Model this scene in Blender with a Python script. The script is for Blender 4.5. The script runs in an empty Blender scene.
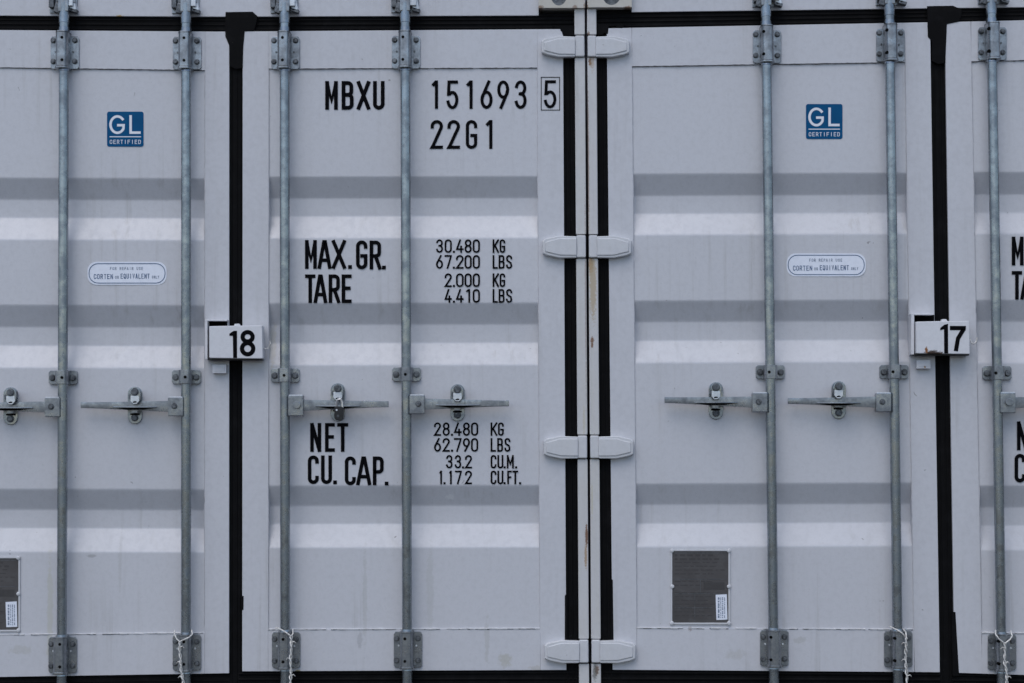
import bpy, bmesh, math, random
from mathutils import Vector, Matrix
random.seed(7)
R = math.radians
S = bpy.context.scene
COL = S.collection

# ---------------------------------------------------------------- camera
FPX = 2000.0; PXM = 290.0; PX = 1.0 / PXM
cam = bpy.data.cameras.new('camera'); camo = bpy.data.objects.new('camera', cam); COL.objects.link(camo)
cam.sensor_width = 36.0; cam.lens = 36.0 * FPX / 1024.0; cam.clip_end = 4000; cam.clip_start = 0.05
PITCH, YAW, ROLL = R(2.75), R(0.7), R(-0.28)
ROT = Matrix.Rotation(YAW, 3, 'Z') @ Matrix.Rotation(math.pi/2 + PITCH, 3, 'X') @ Matrix.Rotation(ROLL, 3, 'Z')
def ray(px, py): return ROT @ Vector(((px-512.0)/FPX, -(py-341.5)/FPX, -1.0))
DIST = FPX / PXM
_r = ray(587, 400); _rb = ray(587, 672)
CZ = 0.17 - _rb.z/_rb.y*DIST
CAM = Vector((-_r.x/_r.y*DIST, -DIST, CZ))
camo.matrix_world = Matrix.Translation(CAM) @ ROT.to_4x4()
S.camera = camo
def W(px, py, d=0.0):
    """point of the place that stands d metres in front of the door plane at this measured spot"""
    r = ray(px, py); t = (-d - CAM.y) / r.y
    return CAM + r*t

# ---------------------------------------------------------------- world, sun, exposure
SUN_EL, SUN_AZ = R(58), R(200)      # azimuth clockwise from +Y (north): sun high behind the viewer
w = bpy.data.worlds.new('World'); S.world = w; w.use_nodes = True
nt = w.node_tree; nt.nodes.clear()
sky = nt.nodes.new('ShaderNodeTexSky'); sky.sky_type = 'NISHITA'; sky.sun_disc = False
sky.sun_elevation = SUN_EL; sky.sun_rotation = SUN_AZ
sky.air_density = 1.0; sky.dust_density = 1.5; sky.ozone_density = 1.0
bg = nt.nodes.new('ShaderNodeBackground'); bg.inputs['Strength'].default_value = 0.10
wo = nt.nodes.new('ShaderNodeOutputWorld')
nt.links.new(sky.outputs[0], bg.inputs[0]); nt.links.new(bg.outputs[0], wo.inputs[0])
sl = bpy.data.lights.new('sun', 'SUN'); sl.energy = 0.6; sl.angle = R(50); sl.color = (1.0, 0.985, 0.96)
so = bpy.data.objects.new('sun', sl); COL.objects.link(so)
sd = Vector((math.sin(SUN_AZ)*math.cos(SUN_EL), math.cos(SUN_AZ)*math.cos(SUN_EL), math.sin(SUN_EL)))
so.rotation_euler = sd.to_track_quat('Z', 'Y').to_euler(); so.location = sd*20
S.view_settings.view_transform = 'Standard'; S.view_settings.look = 'None'
S.view_settings.gamma = 1.0; S.view_settings.use_curve_mapping = False
S.view_settings.exposure = 0.66

# ---------------------------------------------------------------- materials
def srgb(r, g, b):
    f = lambda c: (c/255/12.92) if c/255 <= 0.04045 else ((c/255+0.055)/1.055)**2.4
    return (f(r), f(g), f(b), 1)
class NT:
    def __init__(s, name):
        s.m = bpy.data.materials.new(name); s.m.use_nodes = True
        s.t = s.m.node_tree; s.n = s.t.nodes; s.b = s.n['Principled BSDF']
        g = s.n.new('ShaderNodeNewGeometry'); s.pos = g.outputs['Position']
    def link(s, a, b): s.t.links.new(a, b)
    def noise(s, scale, detail=4, rough=0.55, vec=None, dist=0):
        mp = s.n.new('ShaderNodeMapping'); mp.inputs['Scale'].default_value = scale if isinstance(scale, tuple) else (scale,)*3
        s.link(vec or s.pos, mp.inputs['Vector'])
        n = s.n.new('ShaderNodeTexNoise'); n.inputs['Scale'].default_value = 1.0; n.inputs['Detail'].default_value = detail
        n.inputs['Roughness'].default_value = rough; n.inputs['Distortion'].default_value = dist
        s.link(mp.outputs[0], n.inputs['Vector']); return n.outputs['Fac']
    def ramp(s, v, lo, hi, a=0.0, b=1.0):
        n = s.n.new('ShaderNodeMapRange'); n.interpolation_type = 'SMOOTHSTEP'
        n.inputs['From Min'].default_value = lo; n.inputs['From Max'].default_value = hi
        n.inputs['To Min'].default_value = a; n.inputs['To Max'].default_value = b
        s.link(v, n.inputs['Value']); return n.outputs[0]
    def math(s, op, a, b=None):
        n = s.n.new('ShaderNodeMath'); n.operation = op
        for i, x in enumerate((a, b)):
            if x is None: continue
            if isinstance(x, (int, float)): n.inputs[i].default_value = x
            else: s.link(x, n.inputs[i])
        return n.outputs[0]
    def mix(s, fac, a, b):
        n = s.n.new('ShaderNodeMix'); n.data_type = 'RGBA'
        for k, x in ((0, fac), (6, a), (7, b)):
            if isinstance(x, (int, float, tuple)): n.inputs[k].default_value = x
            else: s.link(x, n.inputs[k])
        return n.outputs[2]
    def bump(s, h, strength, dist):
        n = s.n.new('ShaderNodeBump'); n.inputs['Strength'].default_value = strength; n.inputs['Distance'].default_value = dist
        s.link(h, n.inputs['Height']); s.link(n.outputs[0], s.b.inputs['Normal'])
    def stain(s, col, px, py, rx, ry, colour, amount=0.9, d=0.01, grit=90):
        """rust or dirt patch with a ragged shape of its own at one place"""
        p = W(px, py, d)
        mp = s.n.new('ShaderNodeVectorMath'); mp.operation = 'SUBTRACT'; s.link(s.pos, mp.inputs[0]); mp.inputs[1].default_value = p
        sc = s.n.new('ShaderNodeVectorMath'); sc.operation = 'MULTIPLY'; s.link(mp.outputs[0], sc.inputs[0])
        sc.inputs[1].default_value = (1/(rx*PX), 3.0, 1/(ry*PX))
        ln = s.n.new('ShaderNodeVectorMath'); ln.operation = 'LENGTH'; s.link(sc.outputs[0], ln.inputs[0])
        nz = s.noise(grit, 5, 0.7)
        v = s.math('ADD', ln.outputs['Value'], s.math('MULTIPLY', s.math('SUBTRACT', nz, 0.5), 2.2))
        f = s.ramp(v, 0.55, 1.05, amount, 0.0)
        return s.mix(f, col, colour)

RUST = (0.16, 0.065, 0.02, 1); RUSTL = (0.36, 0.22, 0.10, 1); GRIME = (0.10, 0.10, 0.09, 1); YEL = (0.50, 0.46, 0.33, 1)
def paint_material(name, base, stains=(), grime=0.35, rough=0.33, yellow=0.0):
    t = NT(name)
    big = t.noise((1.1, 1, 0.8), 3); fine = t.noise(55, 6, 0.7)
    c = t.mix(t.ramp(big, 0.3, 0.7, 0.0, 0.22), base, tuple(x*0.86 for x in base[:3]) + (1,))
    c = t.mix(t.ramp(fine, 0.35, 0.75, 0.0, 0.10), c, GRIME)
    streak = t.noise((34, 30, 1.3), 5, 0.65); area = t.noise((2.3, 2, 1.7), 3)
    f = t.math('MULTIPLY', t.ramp(streak, 0.50, 0.80), t.ramp(area, 0.42, 0.68, 0.0, grime))
    c = t.mix(f, c, (0.22, 0.21, 0.17, 1))
    speck = t.noise(48, 2, 0.5, dist=0.6)
    c = t.mix(t.ramp(speck, 0.765, 0.80, 0.0, 0.55), c, (0.10, 0.09, 0.08, 1))
    if yellow:
        yy = t.noise((14, 14, 3.0), 5, 0.7)
        c = t.mix(t.ramp(yy, 0.40, 0.66, yellow*0.35, yellow), c, YEL)
    for st in stains: c = t.stain(c, *st)
    t.link(c, t.b.inputs['Base Color'])
    t.link(t.ramp(fine, 0.3, 0.7, rough-0.08, rough+0.1), t.b.inputs['Roughness'])
    wv = t.noise((2.6, 2.6, 3.4), 2); 
    h = t.math('ADD', t.math('MULTIPLY', wv, 1.0), t.math('MULTIPLY', t.noise(160, 3), 0.012))
    t.bump(h, 0.10, 0.012)
    return t.m
PB = (0.600, 0.606, 0.640, 1)
M_PANEL = paint_material('door panel paint', PB, grime=0.42, stains=[
    (50, 610, 3.5, 60, (0.42, 0.42, 0.27, 1), 0.28, 0.0, 40), (54, 655, 5, 12, (0.32, 0.34, 0.22, 1), 0.25, 0.0, 40),
    (505, 660, 7, 8, (0.34, 0.32, 0.20, 1), 0.35, 0.0, 60), (360, 640, 3, 9, GRIME, 0.22, 0.0, 80), (92, 556, 5, 2, GRIME, 0.3, 0, 90),
    (800, 640, 8, 4, (0.30, 0.30, 0.24, 1), 0.25, 0.0, 80), (272, 345, 4, 26, YEL, 0.35, 0, 50), (975, 348, 3, 25, YEL, 0.4, 0, 50),
    (298, 671, 3, 2, (0.25, 0.2, 0.05, 1), 0.8, 0, 120), (690, 629, 2, 3, RUST, 0.4, 0, 120), (632, 660, 6, 10, (0.3, 0.29, 0.25, 1), 0.3, 0, 90),
    (450, 497, 5, 3, (0.8, 0.8, 0.8, 1), 0.35, 0, 120), (538, 668, 10, 3, (0.36, 0.33, 0.24, 1), 0.3, 0, 90),
    (365, 600, 2.6, 55, (0.33, 0.34, 0.30, 1), 0.22, 0, 50), (430, 590, 4, 50, (0.36, 0.37, 0.33, 1), 0.2, 0, 50), (487, 640, 3, 26, (0.33, 0.33, 0.28, 1), 0.25, 0, 60),
    (120, 560, 2, 40, (0.34, 0.34, 0.32, 1), 0.2, 0, 60), (735, 655, 12, 6, (0.36, 0.35, 0.30, 1), 0.25, 0, 60), (20, 650, 14, 5, (0.36, 0.35, 0.28, 1), 0.25, 0, 60)])
M_PAINT = paint_material('container paint', PB, [
    (119, 16, 4.5, 2.4, (0.45, 0.28, 0.03, 1), 0.85, 0.02, 160), (545, 4, 4, 5, YEL, 0.5, 0.03, 80)], rough=0.4)
M_POST = paint_material('post paint', (0.61, 0.61, 0.625, 1), [
    (591.0, 264, 3.0, 11, RUSTL, 0.9, 0.015, 160), (593, 285, 4.0, 40, (0.42, 0.33, 0.20, 1), 0.75, 0.015, 120),
    (588.4, 160, 0.9, 90, RUST, 0.6, 0.015, 120), (589.6, 520, 0.9, 120, RUST, 0.5, 0.015, 120), (585.6, 300, 0.7, 120, RUST, 0.45, 0.015, 120), (592, 345, 1.5, 3, RUST, 0.9, 0.015, 160),
    (592, 340, 2.2, 4, RUST, 0.9, 0.015, 160), (590, 62, 1.6, 5, RUST, 0.9, 0.015, 200), (592, 60, 3, 12, RUSTL, 0.5, 0.015, 160),
    (586.6, 536, 1.7, 13, RUST, 0.9, 0.015, 200), (585.8, 556, 1.5, 14, RUSTL, 0.75, 0.015, 200), (597, 670, 2.6, 6, RUST, 0.8, 0.015, 200),
    (595, 672, 3.0, 10, GRIME, 0.7, 0.015, 160), (584, 420, 1.4, 16, YEL, 0.5, 0.015, 120), (592, 500, 1.2, 20, YEL, 0.5, 0.015, 120),
    (586, 20, 1.4, 10, RUSTL, 0.7, 0.015, 200), (588.5, 35, 1.6, 4, RUST, 0.8, 0.015, 200)], yellow=0.22)
M_CAST = paint_material('casting paint', (0.58, 0.56, 0.52, 1), [
    (540, 7, 4, 2, RUST, 0.7, 0.03, 200), (628, 8, 5, 2.5, RUST, 0.8, 0.03, 200), (586, 6, 2.5, 5, RUST, 0.8, 0.03, 200),
    (575, 7, 3, 2, RUST, 0.6, 0.03, 200)], yellow=0.35, rough=0.6)
M_HINGE = paint_material('hinge paint', (0.62, 0.63, 0.66, 1), [], grime=0.3, yellow=0.08)
M_BOX = paint_material('lock box paint', (0.70, 0.705, 0.735, 1), [
    (932, 352.6, 7.5, 2.7, (0.045, 0.022, 0.012, 1), 1.0, 0.075, 170), (938, 353.2, 6, 2.0, (0.035, 0.018, 0.012, 1), 1.0, 0.075, 200),
    (926.6, 350.2, 1.6, 4.0, (0.24, 0.09, 0.02, 1), 1.0, 0.075, 200), (941, 356, 3, 3, RUST, 0.8, 0.06, 200),
    (925, 367, 1.4, 1.4, (0.35, 0.18, 0.06, 1), 0.9, 0.03, 220)], rough=0.35, grime=0.1)
def galv_material(name, base, dark, metallic=0.75, rough=0.42, spangle=0.12, grain=0.25):
    t = NT(name)
    sp = t.n.new('ShaderNodeTexVoronoi'); sp.inputs['Scale'].default_value = 130; t.link(t.pos, sp.inputs['Vector'])
    n1 = t.noise(22, 6, 0.7); n2 = t.noise((40, 40, 6), 4, 0.6)
    c = t.mix(t.ramp(n1, 0.35, 0.7), base, dark)
    sepc = t.n.new('ShaderNodeSeparateColor'); t.link(sp.outputs['Color'], sepc.inputs[0])
    c = t.mix(t.ramp(sepc.outputs[0], 0.0, 1.0, 0.0, spangle), c, (0.75, 0.78, 0.8, 1))
    c = t.mix(t.ramp(n2, 0.62, 0.75, 0.0, 0.5), c, (0.12, 0.13, 0.14, 1))
    t.link(c, t.b.inputs['Base Color']); t.b.inputs['Metallic'].default_value = metallic
    t.link(t.ramp(n1, 0.3, 0.7, rough-0.08, rough+0.15), t.b.inputs['Roughness'])
    t.bump(t.noise(300, 3), grain, 0.0015)
    return t.m
M_GALV = galv_material('galvanised steel', (0.31, 0.33, 0.355, 1), (0.18, 0.19, 0.205, 1), 0.88, 0.30, 0.08, 0.12)
M_ROD = galv_material('galvanised rod', (0.30, 0.33, 0.355, 1), (0.225, 0.25, 0.275, 1), 0.92, 0.24, 0.05, 0.06)
M_BOLT = galv_material('bolt steel', (0.11, 0.118, 0.13, 1), (0.055, 0.06, 0.066, 1), 0.7, 0.45)
M_BRIGHT = galv_material('bright zinc', (0.72, 0.75, 0.78, 1), (0.5, 0.53, 0.56, 1), 0.5, 0.35)
def plain(name, col, rough=0.5, metallic=0.0, var=0.15, scale=60, spec=0.5):
    t = NT(name); t.b.inputs['Specular IOR Level'].default_value = spec; n = t.noise(scale, 4)
    c = t.mix(t.ramp(n, 0.35, 0.7, 0.0, 1.0), col, tuple(x*(1-var) for x in col[:3]) + (1,))
    t.link(c, t.b.inputs['Base Color']); t.b.inputs['Roughness'].default_value = rough; t.b.inputs['Metallic'].default_value = metallic
    return t.m
def rubber():
    t = NT('black rubber'); n = t.noise(18, 5, 0.7); sp = t.noise(90, 3, 0.6)
    c = t.mix(t.ramp(n, 0.45, 0.75), (0.003, 0.003, 0.0035, 1), (0.007, 0.007, 0.008, 1))
    c = t.mix(t.ramp(sp, 0.74, 0.80, 0.0, 0.35), c, (0.2, 0.2, 0.2, 1))
    t.link(c, t.b.inputs['Base Color']); t.b.inputs['Roughness'].default_value = 0.75
    t.b.inputs['Specular IOR Level'].default_value = 0.12
    return t.m
M_RUB = rubber()
M_HOLE_SHADE = plain('hole and shade black', (0.004, 0.004, 0.004, 1), 0.9, spec=0.05)
M_INK = plain('black lettering', (0.0035, 0.0035, 0.005, 1), 0.8, var=0.3, spec=0.06)
M_BLUE = plain('blue sticker', (0.001, 0.083, 0.215, 1), 0.45, var=0.1, scale=20, spec=0.12)
M_WHITE = plain('white print', (0.78, 0.80, 0.86, 1), 0.4, var=0.05)
M_STICK = plain('white sticker', (0.82, 0.86, 0.95, 1), 0.35, var=0.06)
M_NAVY = plain('navy print', (0.07, 0.13, 0.25, 1), 0.5, var=0.1)
M_GREYINK = plain('faded print', (0.22, 0.27, 0.36, 1), 0.5, var=0.1)
M_SEAL = plain('white sealant', (0.66, 0.665, 0.68, 1), 0.6, var=0.25, scale=40)
M_JOINT = plain('dark joint', (0.09, 0.09, 0.10, 1), 0.8)
M_WIRE = plain('twisted steel wire', (0.80, 0.78, 0.74, 1), 0.45, 0.1, 0.45, 120)
M_LOCK_AND_SHADE = plain('dark padlock', (0.018, 0.018, 0.02, 1), 0.4, 0.2, 0.3)  # padlock black, reused for the painted shade under the box cover
M_CHROME = plain('polished shackle', (0.85, 0.85, 0.85, 1), 0.2, 0.7, 0.05)
def plate_material():
    t = NT('etched data plate'); n = t.noise((30, 30, 60), 4, 0.6); b = t.noise(7, 3)
    c = t.mix(t.ramp(b, 0.35, 0.7), (0.088, 0.082, 0.082, 1), (0.066, 0.061, 0.061, 1))
    c = t.mix(t.ramp(n, 0.45, 0.75, 0, 0.4), c, (0.12, 0.12, 0.12, 1))
    t.link(c, t.b.inputs['Base Color']); t.b.inputs['Roughness'].default_value = 0.5; t.b.inputs['Metallic'].default_value = 0.2
    return t.m
M_PLATE = plate_material()
M_ETCH = plain('etched marks', (0.057, 0.054, 0.054, 1), 0.6, 0.1)
M_GROUND = None

# ---------------------------------------------------------------- mesh builder
OR = {}
class MB:
    def __init__(s): s.v = []; s.f = []; s.mi = []; s.mats = []
    def mid(s, m):
        if m not in s.mats: s.mats.append(m)
        return s.mats.index(m)
    def raw(s, vs, fs, m):
        o = len(s.v); k = s.mid(m); s.v += [Vector(v) for v in vs]
        for f in fs: s.f.append([i+o for i in f]); s.mi.append(k)
    def solid(s, vs, fs, m, bevel=0, seg=2):
        if bevel <= 0: return s.raw(vs, fs, m)
        bm = bmesh.new(); bv = [bm.verts.new(v) for v in vs]
        for f in fs:
            try: bm.faces.new([bv[i] for i in f])
            except ValueError: pass
        bmesh.ops.recalc_face_normals(bm, faces=bm.faces)
        ed = [e for e in bm.edges if len(e.link_faces) == 2 and e.calc_face_angle(0) > 0.5]
        bmesh.ops.bevel(bm, geom=ed, offset=bevel, segments=seg, affect='EDGES', profile=0.6, clamp_overlap=True)
        bm.verts.index_update()
        s.raw([v.co.copy() for v in bm.verts], [[v.index for v in f.verts] for f in bm.faces], m); bm.free()
    def prism(s, front, back, m, bevel=0, seg=2):
        n = len(front)
        fs = [list(range(n)), list(range(2*n-1, n-1, -1))] + [[i, i+n, (i+1) % n + n, (i+1) % n] for i in range(n)]
        s.solid(list(front)+list(back), fs, m, bevel, seg)
    def pxprism(s, pts, d0, d1, m, bevel=0, seg=2):
        """outline measured on the photograph, given real depth d0 (back) to d1 (front)"""
        fr = [W(x, y, d1) for x, y in pts]; s.prism(fr, [Vector((p.x, -d0, p.z)) for p in fr], m, bevel, seg)
    def box(s, c, h, m, bevel=0, rot=None, seg=2):
        vs = []
        for z in (-1, 1):
            for x, y in ((-1, -1), (1, -1), (1, 1), (-1, 1)):
                v = Vector((x*h[0], y*h[1], z*h[2])); v = rot @ v if rot else v
                vs.append(v + Vector(c))
        s.solid(vs, [[3, 2, 1, 0], [4, 5, 6, 7], [0, 1, 5, 4], [1, 2, 6, 5], [2, 3, 7, 6], [3, 0, 4, 7]], m, bevel, seg)
    def tube(s, pts, r, m, n=10, caps=True):
        pts = [Vector(p) for p in pts]; rs = r if isinstance(r, (list, tuple)) else [r]*len(pts)
        vs = []; fs = []; up = None
        for i, p in enumerate(pts):
            t = (pts[min(i+1, len(pts)-1)] - pts[max(i-1, 0)]).normalized()
            if up is None: up = t.orthogonal().normalized()
            up = (up - t*up.dot(t)).normalized(); sd_ = t.cross(up)
            for k in range(n):
                a = 2*math.pi*k/n; vs.append(p + (up*math.cos(a) + sd_*math.sin(a))*rs[i])
        for i in range(len(pts)-1):
            for k in range(n): fs.append([i*n+k, i*n+(k+1) % n, (i+1)*n+(k+1) % n, (i+1)*n+k])
        if caps: fs += [list(range(n-1, -1, -1)), list(range((len(pts)-1)*n, len(pts)*n))]
        s.raw(vs, fs, m)
    def bolt(s, c, r, h, m, sides=6, a0=0.0, dome=True):
        """hexagonal head on a washer, axis towards the viewer (-Y)"""
        c = Vector(c)
        s.tube([c, c+Vector((0, -h*0.25, 0))], r*1.25, m, 16)
        pr = [c + Vector((math.cos(a0+k*2*math.pi/sides)*r, -h*0.25, math.sin(a0+k*2*math.pi/sides)*r)) for k in range(sides)]
        s.prism([p+Vector((0, -h*0.75, 0)) for p in pr], pr, m, r*0.18)
    def build(s, name, parent=None, smooth=True, origin=None, **props):
        lo = [min(v[i] for v in s.v) for i in range(3)]; hi = [max(v[i] for v in s.v) for i in range(3)]
        o = Vector(origin) if origin is not None else Vector([(a+b)/2 for a, b in zip(lo, hi)])
        me = bpy.data.meshes.new(name); me.from_pydata([v-o for v in s.v], [], s.f)
        for m in s.mats: me.materials.append(m)
        me.polygons.foreach_set('material_index', s.mi)
        bm = bmesh.new(); bm.from_mesh(me); bmesh.ops.recalc_face_normals(bm, faces=bm.faces); bm.to_mesh(me); bm.free()
        if smooth:
            me.polygons.foreach_set('use_smooth', [True]*len(me.polygons)); me.set_sharp_from_angle(angle=R(35))
        me.update()
        ob = bpy.data.objects.new(name, me); COL.objects.link(ob)
        if smooth:
            wn = ob.modifiers.new('weighted', 'WEIGHTED_NORMAL'); wn.keep_sharp = True; wn.weight = 90
        if parent: ob.parent = parent; ob.location = o - OR[parent.name]
        else: ob.location = o
        OR[ob.name] = o
        for k, v in props.items(): ob[k] = v
        return ob
def thing(name, loc, label, cat, group=None):
    o = bpy.data.objects.new(name, None); COL.objects.link(o); o.location = loc; o.empty_display_size = 0.2
    OR[o.name] = Vector(loc); o['label'] = label; o['category'] = cat
    if group: o['group'] = group
    return o

# ---------------------------------------------------------------- stroke lettering
def arc(cx, cy, rx, ry, a0, a1, n=12): return [(cx+rx*math.cos(R(a0+(a1-a0)*i/n)), cy+ry*math.sin(R(a0+(a1-a0)*i/n))) for i in range(n+1)]
def glyph(ch, w, h):
    """centre lines of a narrow block letter in a w x h frame: list of (points, closed)"""
    r = w/2; q = min(r, h*0.25); k = min(w*0.42, h*0.24)
    o = lambda *p: (list(p), False)
    if ch in '0OQ':
        L = [(arc(r, h-r, r, r, 0, 180) + arc(r, r, r, r, 180, 360), True)]
        return L + ([o((w*0.55, h*0.22), (w, -h*0.05))] if ch == 'Q' else [])
    if ch == 'C': return [([(w, h-r*1.25)] + arc(r, h-r, r, r, 0, 180) + arc(r, r, r, r, 180, 360) + [(w, r*1.25)], False)]
    if ch == 'G': return [([(w, h-r*1.2)] + arc(r, h-r, r, r, 0, 180) + arc(r, r, r, r, 180, 360) + [(w, h*0.46), (w*0.55, h*0.46)], False)]
    if ch == 'U': return [([(0, h)] + arc(r, r, r, r, 180, 360) + [(w, h)], False)]
    if ch == '1': return [o((w, 0), (w, h), (w*0.75, h), (0, h*0.90))]
    if ch == '2': return [([(0, h-r*1.15)] + arc(r, h-r, r, r, 180, -25) + [(w*0.1, h*0.06), (0, 0), (w, 0)], False)]
    if ch == '3': return [(arc(r, h*0.76, r*0.94, h*0.24, 165, -80, 16) + [(r*0.9, h*0.53)], False), (arc(r, h*0.27, r, h*0.27, 80, -165, 16), False)]
    if ch == '4': return [o((w*0.55, h), (0, h*0.24), (w, h*0.24)), o((w*0.72, 0), (w*0.72, h*0.46))]
    if ch == '5': return [([(w*0.95, h), (w*0.12, h), (w*0.06, h*0.52)] + arc(r, h*0.29, r, h*0.30, 128, -165, 18), False)]
    if ch in '69':
        a = h*0.30
        p = [(arc(r, a, r, a, 0, 360, 24)[:-1], True), ([(w*0.02, a*1.12), (w*0.12, a*1.6), (w*0.74, h)], False)]
        return p if ch == '6' else [([(w-x, h-y) for x, y in pts], c) for pts, c in p]
    if ch == '7': return [o((0, h), (w, h), (w*0.94, h*0.86), (w*0.38, 0))]
    if ch == '8': return [(arc(r, h*0.765, r*0.9, h*0.235, 0, 360, 24)[:-1], True), (arc(r, h*0.265, r, h*0.265, 0, 360, 24)[:-1], True)]
    if ch == 'A': return [o((0, 0), (w*0.44, h), (w*0.56, h), (w, 0)), o((w*0.2, h*0.27), (w*0.8, h*0.27))]
    if ch in 'BPR':
        m = h*0.52 if ch == 'B' else h*0.46; rt = (h-m)/2
        L = [([(0, 0), (0, h), (w*0.95-k, h)] + arc(w*0.95-k, h-k, k, k, 90, 0, 6) + arc(w*0.95-k, m+k, k, k, 0, -90, 6) + [(0, m)], False)]
        if ch == 'B': L.append(([(w-k, m)] + arc(w-k, m-k, k, k, 90, 0, 6) + arc(w-k, k, k, k, 0, -90, 6) + [(0, 0)], False))
        if ch == 'R': L.append(o((w*0.5, m), (w, 0)))
        return L
    if ch == 'D': return [([(0, 0), (0, h), (w-k, h)] + arc(w-k, h-k, k, k, 90, 0, 6) + arc(w-k, k, k, k, 0, -90, 6), True)]
    if ch == 'S': return [([(w, h-r*1.1)] + arc(r, h-q, r, q, 0, 180, 10) + [(r*0.25, h*0.6), (w-r*0.25, h*0.42)] + arc(r, q, r, q, 0, -180, 10) + [(0, r*1.1)], False)]
    if ch == 'E': return [o((w, 0), (0, 0), (0, h), (w, h)), o((0, h*0.52), (w*0.85, h*0.52))]
    if ch == 'F': return [o((0, 0), (0, h), (w, h)), o((0, h*0.52), (w*0.85, h*0.52))]
    if ch == 'I': return [o((r, 0), (r, h))]
    if ch == 'K': return [o((0, 0), (0, h)), o((w, h), (w*0.05, h*0.4)), o((w*0.3, h*0.56), (w, 0))]
    if ch == 'L': return [o((0, h), (0, 0), (w, 0))]
    if ch == 'M': return [o((0, 0), (0, h)), o((w*0.02, h*0.97), (r, h*0.3), (w*0.98, h*0.97)), o((w, h), (w, 0))]
    if ch == 'N': return [o((0, 0), (0, h)), o((w*0.02, h), (w*0.98, 0)), o((w, h), (w, 0))]
    if ch == 'T': return [o((0, h), (w, h)), o((r, 0), (r, h))]
    if ch == 'V': return [o((0, h), (r, 0), (w, h))]
    if ch == 'X': return [o((0, 0), (w, h)), o((0, h), (w, 0))]
    if ch == 'Y': return [o((0, h), (r, h*0.45), (w, h)), o((r, 0), (r, h*0.45))]
    return []
ZI = [0]
def stroke(mb, pts, closed, t, to3, m):
    P = [Vector(p) for p in pts]
    Q = [P[0]]
    for p in P[1:]:
        if (p-Q[-1]).length > 1e-3: Q.append(p)
    if closed and (Q[0]-Q[-1]).length < 1e-3: Q.pop()
    P = Q; n = len(P)
    if n < 2: return
    if not closed:
        P[0] = P[0] - (P[1]-P[0]).normalized()*t/2; P[-1] = P[-1] + (P[-1]-P[-2]).normalized()*t/2
    vs = []
    for i in range(n):
        a = (P[i]-P[i-1]).normalized() if (i > 0 or closed) else None
        b = (P[(i+1) % n]-P[i]).normalized() if (i < n-1 or closed) else None
        a = a or b; b = b or a
        na = Vector((-a.y, a.x)); nb = Vector((-b.y, b.x)); mm = (na+nb)
        mm = mm.normalized() if mm.length > 1e-4 else na
        L = min(1/max(mm.dot(na), 0.4), 2.2)*t/2
        vs += [P[i]+mm*L, P[i]-mm*L]
    ZI[0] = (ZI[0]+1) % 7
    fs = [[2*i, 2*i+1, (2*i+3) % (2*n), (2*i+2) % (2*n)] for i in range(n if closed else n-1)]
    mb.raw([to3(v.x, v.y, ZI[0]*0.00005) for v in vs], fs, m)
def letter(mb, ch, x0, x1, y0, y1, t, d, m=None):
    """one painted character filling the measured frame x0..x1, y0..y1"""
    m = m or M_INK
    if ch == '.':
        t2 = t*1.05; cx = (x0+x1)/2
        mb.raw([W(cx-t2/2, y1-t2, d), W(cx+t2/2, y1-t2, d), W(cx+t2/2, y1, d), W(cx-t2/2, y1, d)], [[0, 1, 2, 3]], m); return
    w_, h_ = (x1-x0)-t, (y1-y0)-t
    f = lambda x, y, e: W(x0+t/2+x, y1-t/2-y, d+e)
    for pts, c in glyph(ch, max(w_, 0.01), h_): stroke(mb, pts, c, t, f, m)
def word(mb, text, x0, x1, y0, y1, t, d, m=None, gap=0.25):
    n = len(text); cw = (x1-x0)/(n - gap)
    for i, ch in enumerate(text):
        if ch == ' ': continue
        a = x0 + i*cw; b = a + cw*(1-gap)
        if ch in '1I': a += cw*0.22; b -= cw*0.22
        letter(mb, ch, a, b, y0, y1, t, d, m)

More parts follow.
